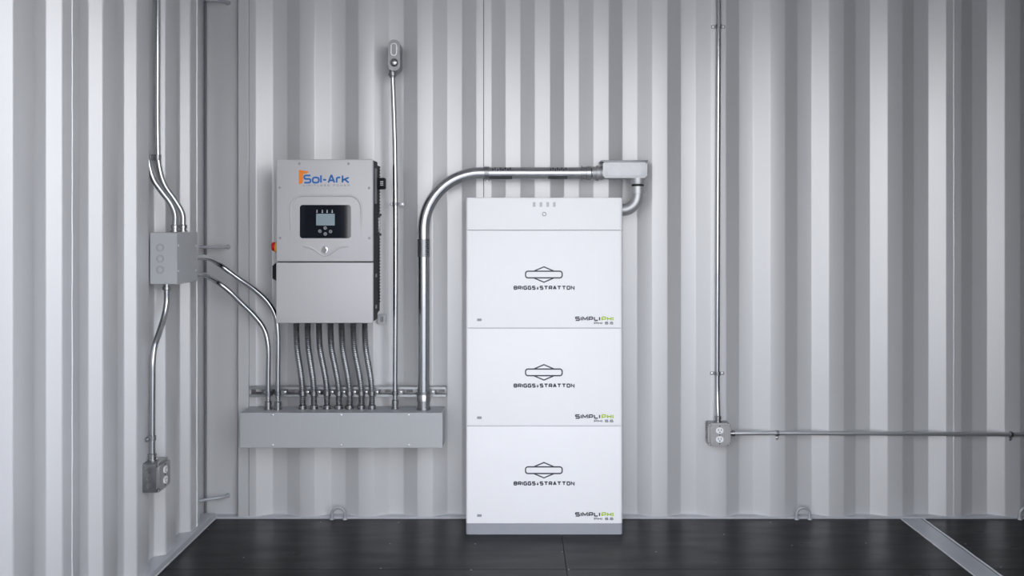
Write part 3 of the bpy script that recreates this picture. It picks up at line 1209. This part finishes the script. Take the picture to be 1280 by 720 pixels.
# --- large conduit over the top of the batteries
R2 = .0275
yL = -.078
xv = P(529.6, 400, yL).x
zh = P(650, 216.3, yL).z
xe = P(754, 216, -.125).x - .0475
t = thing('large_conduit', 'thick metal pipe rising from the trough and bending over the batteries', 'pipe', (xv, yL, ztop))
pth = fillet([(xv, yL, ztop + .0005), (xv, yL, zh), (xe, yL, zh)], [.265], 26)
big = obj('tube', sweep(nb(), pth, R2, 28), 'galvanized', t)
coupling(t, (xv, yL, ztop), ZA, R2, .075)
z1_, z2_ = P(529, 299, yL).z, P(529, 321, yL).z
bm = nb()
lathe(bm, (xv, yL, z2_), ZA, [(0, R2), (.0001, R2 + .0005), (z1_ - z2_, R2 + .0005), (z1_ - z2_ + .0001, R2)], 28)
obj('printed_label', bm, 'galvanized_dull', big)


def printed_marks(name, c0, axis, L, side, par):
    """dark printed bars wrapped round a stretch of pipe"""
    bm = nb()
    axis = Vector(axis)
    n = 9
    for i in range(n):
        w = L / n * random.uniform(.45, .8)
        if i == 0:
            w = L
        for a0, a1 in ((-1.5, -.62),) if i == 0 else (((.42, .8),) if i % 2 else ((.5, .66), (.74, 1.05))):
            prev = None
            for k in range(5):
                a = a0 + (a1 - a0) * k / 4
                o = Vector(c0) + (-YA * math.cos(a) + side * math.sin(a)) * (R2 + .0009)
                q = [bm.verts.new(o + axis * (L * i / n)), bm.verts.new(o + axis * (L * i / n + w))]
                if prev:
                    bm.faces.new((prev[0], prev[1], q[1], q[0]))
                prev = q
    return obj(name, bm, 'sticker_dark', par)


printed_marks('pipe_print', (P(612, 216, yL).x, yL, zh), XA, P(640, 216, yL).x - P(612, 216, yL).x, ZA, big)
printed_marks('pipe_print', (P(685, 216, yL).x, yL, zh), XA, P(709, 216, yL).x - P(685, 216, yL).x, ZA, big)
printed_marks('pipe_print', (xv, yL, z2_), ZA, z1_ - z2_, XA, big)
strap(t, (P(608.5, 216, yL).x, yL, zh), XA, -YA, R2, both=True, reach=.008, drop=.045, wide=.022)
strap(t, (xv, yL, zc), ZA, -YA, R2, both=False, ear=1, drop=.01, wide=.022)
coupling(t, (xe - .052, yL, zh), XA, R2, .05)

# --- big conduit body and elbow into the battery side
yf = -.125
a, b = P(754, 222.5, yf), P(810, 200, yf)
t = thing('pipe_fitting', 'large cast metal junction fitting at the upper corner of the batteries', 'pipe fitting', ((a.x + b.x) / 2, -.07, a.z))
bm = nb()
pr = rrect(a.x, b.x - .002, a.z + .001, b.z - .006, .009, 6)
front(bm, pr, -.004, .108)
bmesh.ops.bevel(bm, geom=[e for e in bm.edges if abs(e.verts[0].co.y + .112) < 1e-5 and abs(e.verts[1].co.y + .112) < 1e-5],
                offset=.005, segments=3, profile=.5, affect='EDGES')
obj('body', bm, 'cast_aluminium', t)
bm = nb()
box(bm, a.x - .010, b.x + .003, -.119, 0.0, b.z - .008, b.z, .003, 2)
obj('cover', bm, 'galvanized_dull', t)
bm = nb()
front(bm, rrect(a.x + .022, b.x - .030, a.z + .012, b.z - .012, .010, 5), -.110, .0035)
obj('raised_panel', bm, 'cast_aluminium', t)
bm = nb()
lathe(bm, (a.x + .006, yL, zh), -XA, [(0, R2 + .004), (.014, R2 + .006), (.016, R2 + .002), (.022, R2 + .002), (.023, R2 + .008), (.034, R2 + .008), (.035, R2 + .002), (.052, R2 + .002), (.053, R2)], 28)
obj('hub', bm, 'cast_aluminium', t)
xd = P(797.2, 235, yL).x
bm = nb()
lathe(bm, (xd, yL, a.z + .01), -ZA, [(0, R2 + .006), (.030, R2 + .005), (.036, R2 + .004), (.037, R2 - .004), (.046, R2 - .004)], 28)
obj('nipple_hub', bm, 'elbow_aluminium', t)
t = thing('pipe_elbow', 'thick curved metal pipe elbow entering the side of the batteries', 'pipe fitting', (xd, yL, P(797, 262, yL).z))
ze = P(797, 262.5, yL).z
zt_ = a.z - .0365
pth = fillet([(xd, yL, zt_ + .004), (xd, yL, ze), (BX1 - .004, yL, ze)], [.072], 16)
obj('tube', sweep(nb(), pth, R2, 28), 'elbow_aluminium', t)
bm = nb()
lathe(bm, (xd, yL, zt_), -ZA, [(0, R2), (.0005, R2 + .005), (.034, R2 + .005), (.035, R2)], 28)
obj('collar', bm, 'elbow_aluminium', t)
bm = nb()
lathe(bm, (xd, yL, zt_ + .009), -ZA, [(0, R2 + .001), (.0092, R2 + .001)], 28)
obj('gasket', bm, 'hole_black', t)
bm = nb()
lathe(bm, (BX1, yL, ze), XA, [(0, R2 + .001), (.0003, R2 + .006), (.007, R2 + .006), (.008, R2)], 28)
obj('lock_ring', bm, 'galvanized_dull', t)

# --- right-hand vertical and horizontal conduits with outlet box
OXc, OZc = P(899.6, 543.7, -.066).x, P(899.6, 543.7, -.066).z
yR = -.0122
t = thing('metal_conduit', 'slim metal pipe dropping from above to the back wall socket', 'pipe', (P(896.5, 527, yR).x, yR, OZc + .05))
x0, x1 = P(896.8, 520, yR).x, P(898.6, 0, yR).x
obj('tube', sweep(nb(), smooth_path([(x0, yR - .012, OZc + .045), (x0, yR - .012, OZc + .09), (x0, yR, OZc + .18), (x0 + .001, yR, 1.2), (x1, yR, ROOF - .005)], .04), .0117, 16), 'galvanized', t)
coupling(t, (x0, yR - .012, OZc + .051), ZA, .0117, .03)
for py in (33, 467):
    c = P(898, py, yR)
    k = (c.z - OZc) / (ROOF - OZc)
    strap(t, (x0 + (x1 - x0) * k, yR, c.z), ZA, -YA, .0117, both=True, wide=.016)
t = thing('metal_conduit', 'slim horizontal metal pipe running along the wall from the back wall socket', 'pipe', (P(915, 541, yR).x, yR, P(915, 541, yR).z))
zA, zB = P(915, 541.3, yR).z, P(1270, 543, yR).z
xB = P(1270, 543, yR).x
x9 = xB + 1.2
sl = (zB - zA) / (xB - OXc)
obj('tube', sweep(nb(), smooth_path([(OXc + .0535, yR - .006, zA), (OXc + .09, yR - .005, zA), (OXc + .3, yR, zA), (xB, yR, zB), (x9, yR, zB + sl * 1.2)], .05), .0100, 16), 'galvanized_satin_lit', t)
coupling(t, (OXc + .0535, yR - .006, zA), XA, .0100, .028)
for px in (972, 1264):
    c = P(px, 542, yR)
    strap(t, (c.x, yR, zA + (c.x - OXc) * sl), XA, -YA, .0100, ear=1, wide=.011)


def outlet(name, lab, origin, u, w, hs=.0525, plate=.0535):
    """surface socket box: u = direction along the wall, w = away from the wall"""
    o, u, w = Vector(origin), Vector(u), Vector(w)
    t = thing(name, lab, 'socket', o)
    bm = nb()
    prism(bm, rrect(-hs, hs, -hs, hs, .010, 4), o, u, ZA, w, .054)
    bo = obj('box_body', bm, 'box_steel', t)
    for s in (-1, 1):
        for dz in (-.03, 0, .03):
            bm = nb()
            lathe(bm, o + u * s * (hs - .0005) + ZA * dz + w * .026, u * s, [(0, .0112), (.0012, .0105), (.0014, .009), (.0009, .0085), (.0009, 0)], 18)
            obj('knockout', bm, 'connector_zinc', bo)
    bm = nb()
    h = plate
    n = .017
    # raised cover with notched corners
    poly = []
    for sx, sz in ((1, 1), (-1, 1), (-1, -1), (1, -1)):
        k = [(sx * h, sz * (h - n)), (sx * (h - n * .75), sz * (h - n * .75)), (sx * (h - n), sz * h)]
        poly += k if sx * sz > 0 else k[::-1]
    prism(bm, poly, o + w * .054, u, ZA, w, .004)
    prism(bm, rrect(-h + .009, h - .009, -h + .009, h - .009, .012, 4), o + w * .058, u, ZA, w, .008)
    pl = obj('cover_plate', bm, 'plate_steel', t, label='raised bare steel cover plate')
    for sx in (-1, 1):
        for sz in (-1, 1):
            bm = nb()
            lathe(bm, o + u * sx * (h - .0085) + ZA * sz * (h - .0085) + w * .0575, w, [(0, .0042), (.003, .004), (.004, .0025), (.004, 0)], 10)
            obj('plate_screw', bm, 'screw_steel', pl)
    bm = nb()
    for dz in (0, .041, -.041):
        lathe(bm, o + ZA * dz + w * .0658, w, [(0, .0034), (.0016, .003), (.0016, 0)], 10)
    obj('centre_screw', bm, 'sticker_dark', pl)
    for dz in (.0205, -.0205):
        bm = nb()
        poly = [(max(-.0172, min(.0172, .0172 * 1.12 * math.cos(a))), .0145 * math.sin(a)) for a in [2 * PI * k / 28 for k in range(28)]]
        prism(bm, poly, o + ZA * dz + w * .066, u, ZA, w, .0028)
        so = obj('socket_face', bm, 'outlet_white', t, label='white socket face')
        bm = nb()
        q = o + ZA * dz + w * .0686
        prism(bm, rrect(-.0078, -.0048, -.001, .0075, .0008, 2), q, u, ZA, w, .0005)
        prism(bm, rrect(.0048, .0078, -.0005, .007, .0008, 2), q, u, ZA, w, .0005)
        prism(bm, circle(0, -.0075, .003, 10), q, u, ZA, w, .0005)
        obj('slot', bm, 'hole_black', so, smooth=False)
    return t


outlet('socket_box', 'square metal double socket on the back wall right of the batteries', (OXc, 0, OZc), XA, -YA)
outlet('socket_box', 'square metal double socket on the corrugated end wall', (XL, 3.490 - D, .408), YA, XA, .057, .058)

# ================================================================== LASHING RINGS AND BARS
for px, lab in ((423, 'steel lashing ring at the foot of the wall under the wiring trough'),
                (1004, 'steel lashing ring at the foot of the wall below the horizontal pipe'),
                (1283, 'steel lashing ring at the foot of the wall beyond the floor strip')):
    c = P(px, 640, -.016)
    t = thing('lashing_ring', lab, 'ring', (c.x, -.016, 0), 'lashing rings along the wall')
    bm = nb()
    pts = [Vector((c.x - .031, -.016, -.001)), Vector((c.x - .031, -.016, .012))]
    pts += [Vector((c.x + .031 * math.cos(a), -.016, .024 + .031 * math.sin(a))) for a in [PI - PI * k / 16 for k in range(17)]]
    pts += [Vector((c.x + .031, -.016, .012)), Vector((c.x + .031, -.016, -.001))]
    sweep(bm, pts, .0068, 12)
    obj('ring', bm, 'lashing_paint_shaded', t)
    for s in (-1, 1):
        bm = nb()
        lathe(bm, (c.x + s * .031, -.016, -.001), ZA, [(0, .012), (.004, .011), (.010, .0075), (.011, .006)], 12)
        obj('weld_foot', bm, 'lashing_paint_shaded', t)
for z, lab in ((2.447, 'short lashing bar bridging the wall corner above the others'),
               (1.283, 'short lashing bar bridging the wall corner beside the junction box'),
               (0.098, 'short lashing bar bridging the wall corner just above the floor')):
    t = thing('lashing_bar', lab, 'bar', (-1.44, 0, z), 'lashing bars in the wall corner')
    bm = nb()
    p0, p1 = Vector((-1.506, -.055, z)), Vector((-1.392, .034, z))
    sweep(bm, smooth_path([p0, Vector((-1.470, -.028, z)), Vector((-1.412, .004, z)), p1], .012), .0072, 10)
    obj('bar', bm, 'lashing_paint_shaded', t)
    bm = nb()
    lathe(bm, (-1.392, .036, z), -YA, [(0, .012), (.004, .011), (.010, .008)], 12)
    obj('weld_foot', bm, 'lashing_paint_shaded', t)
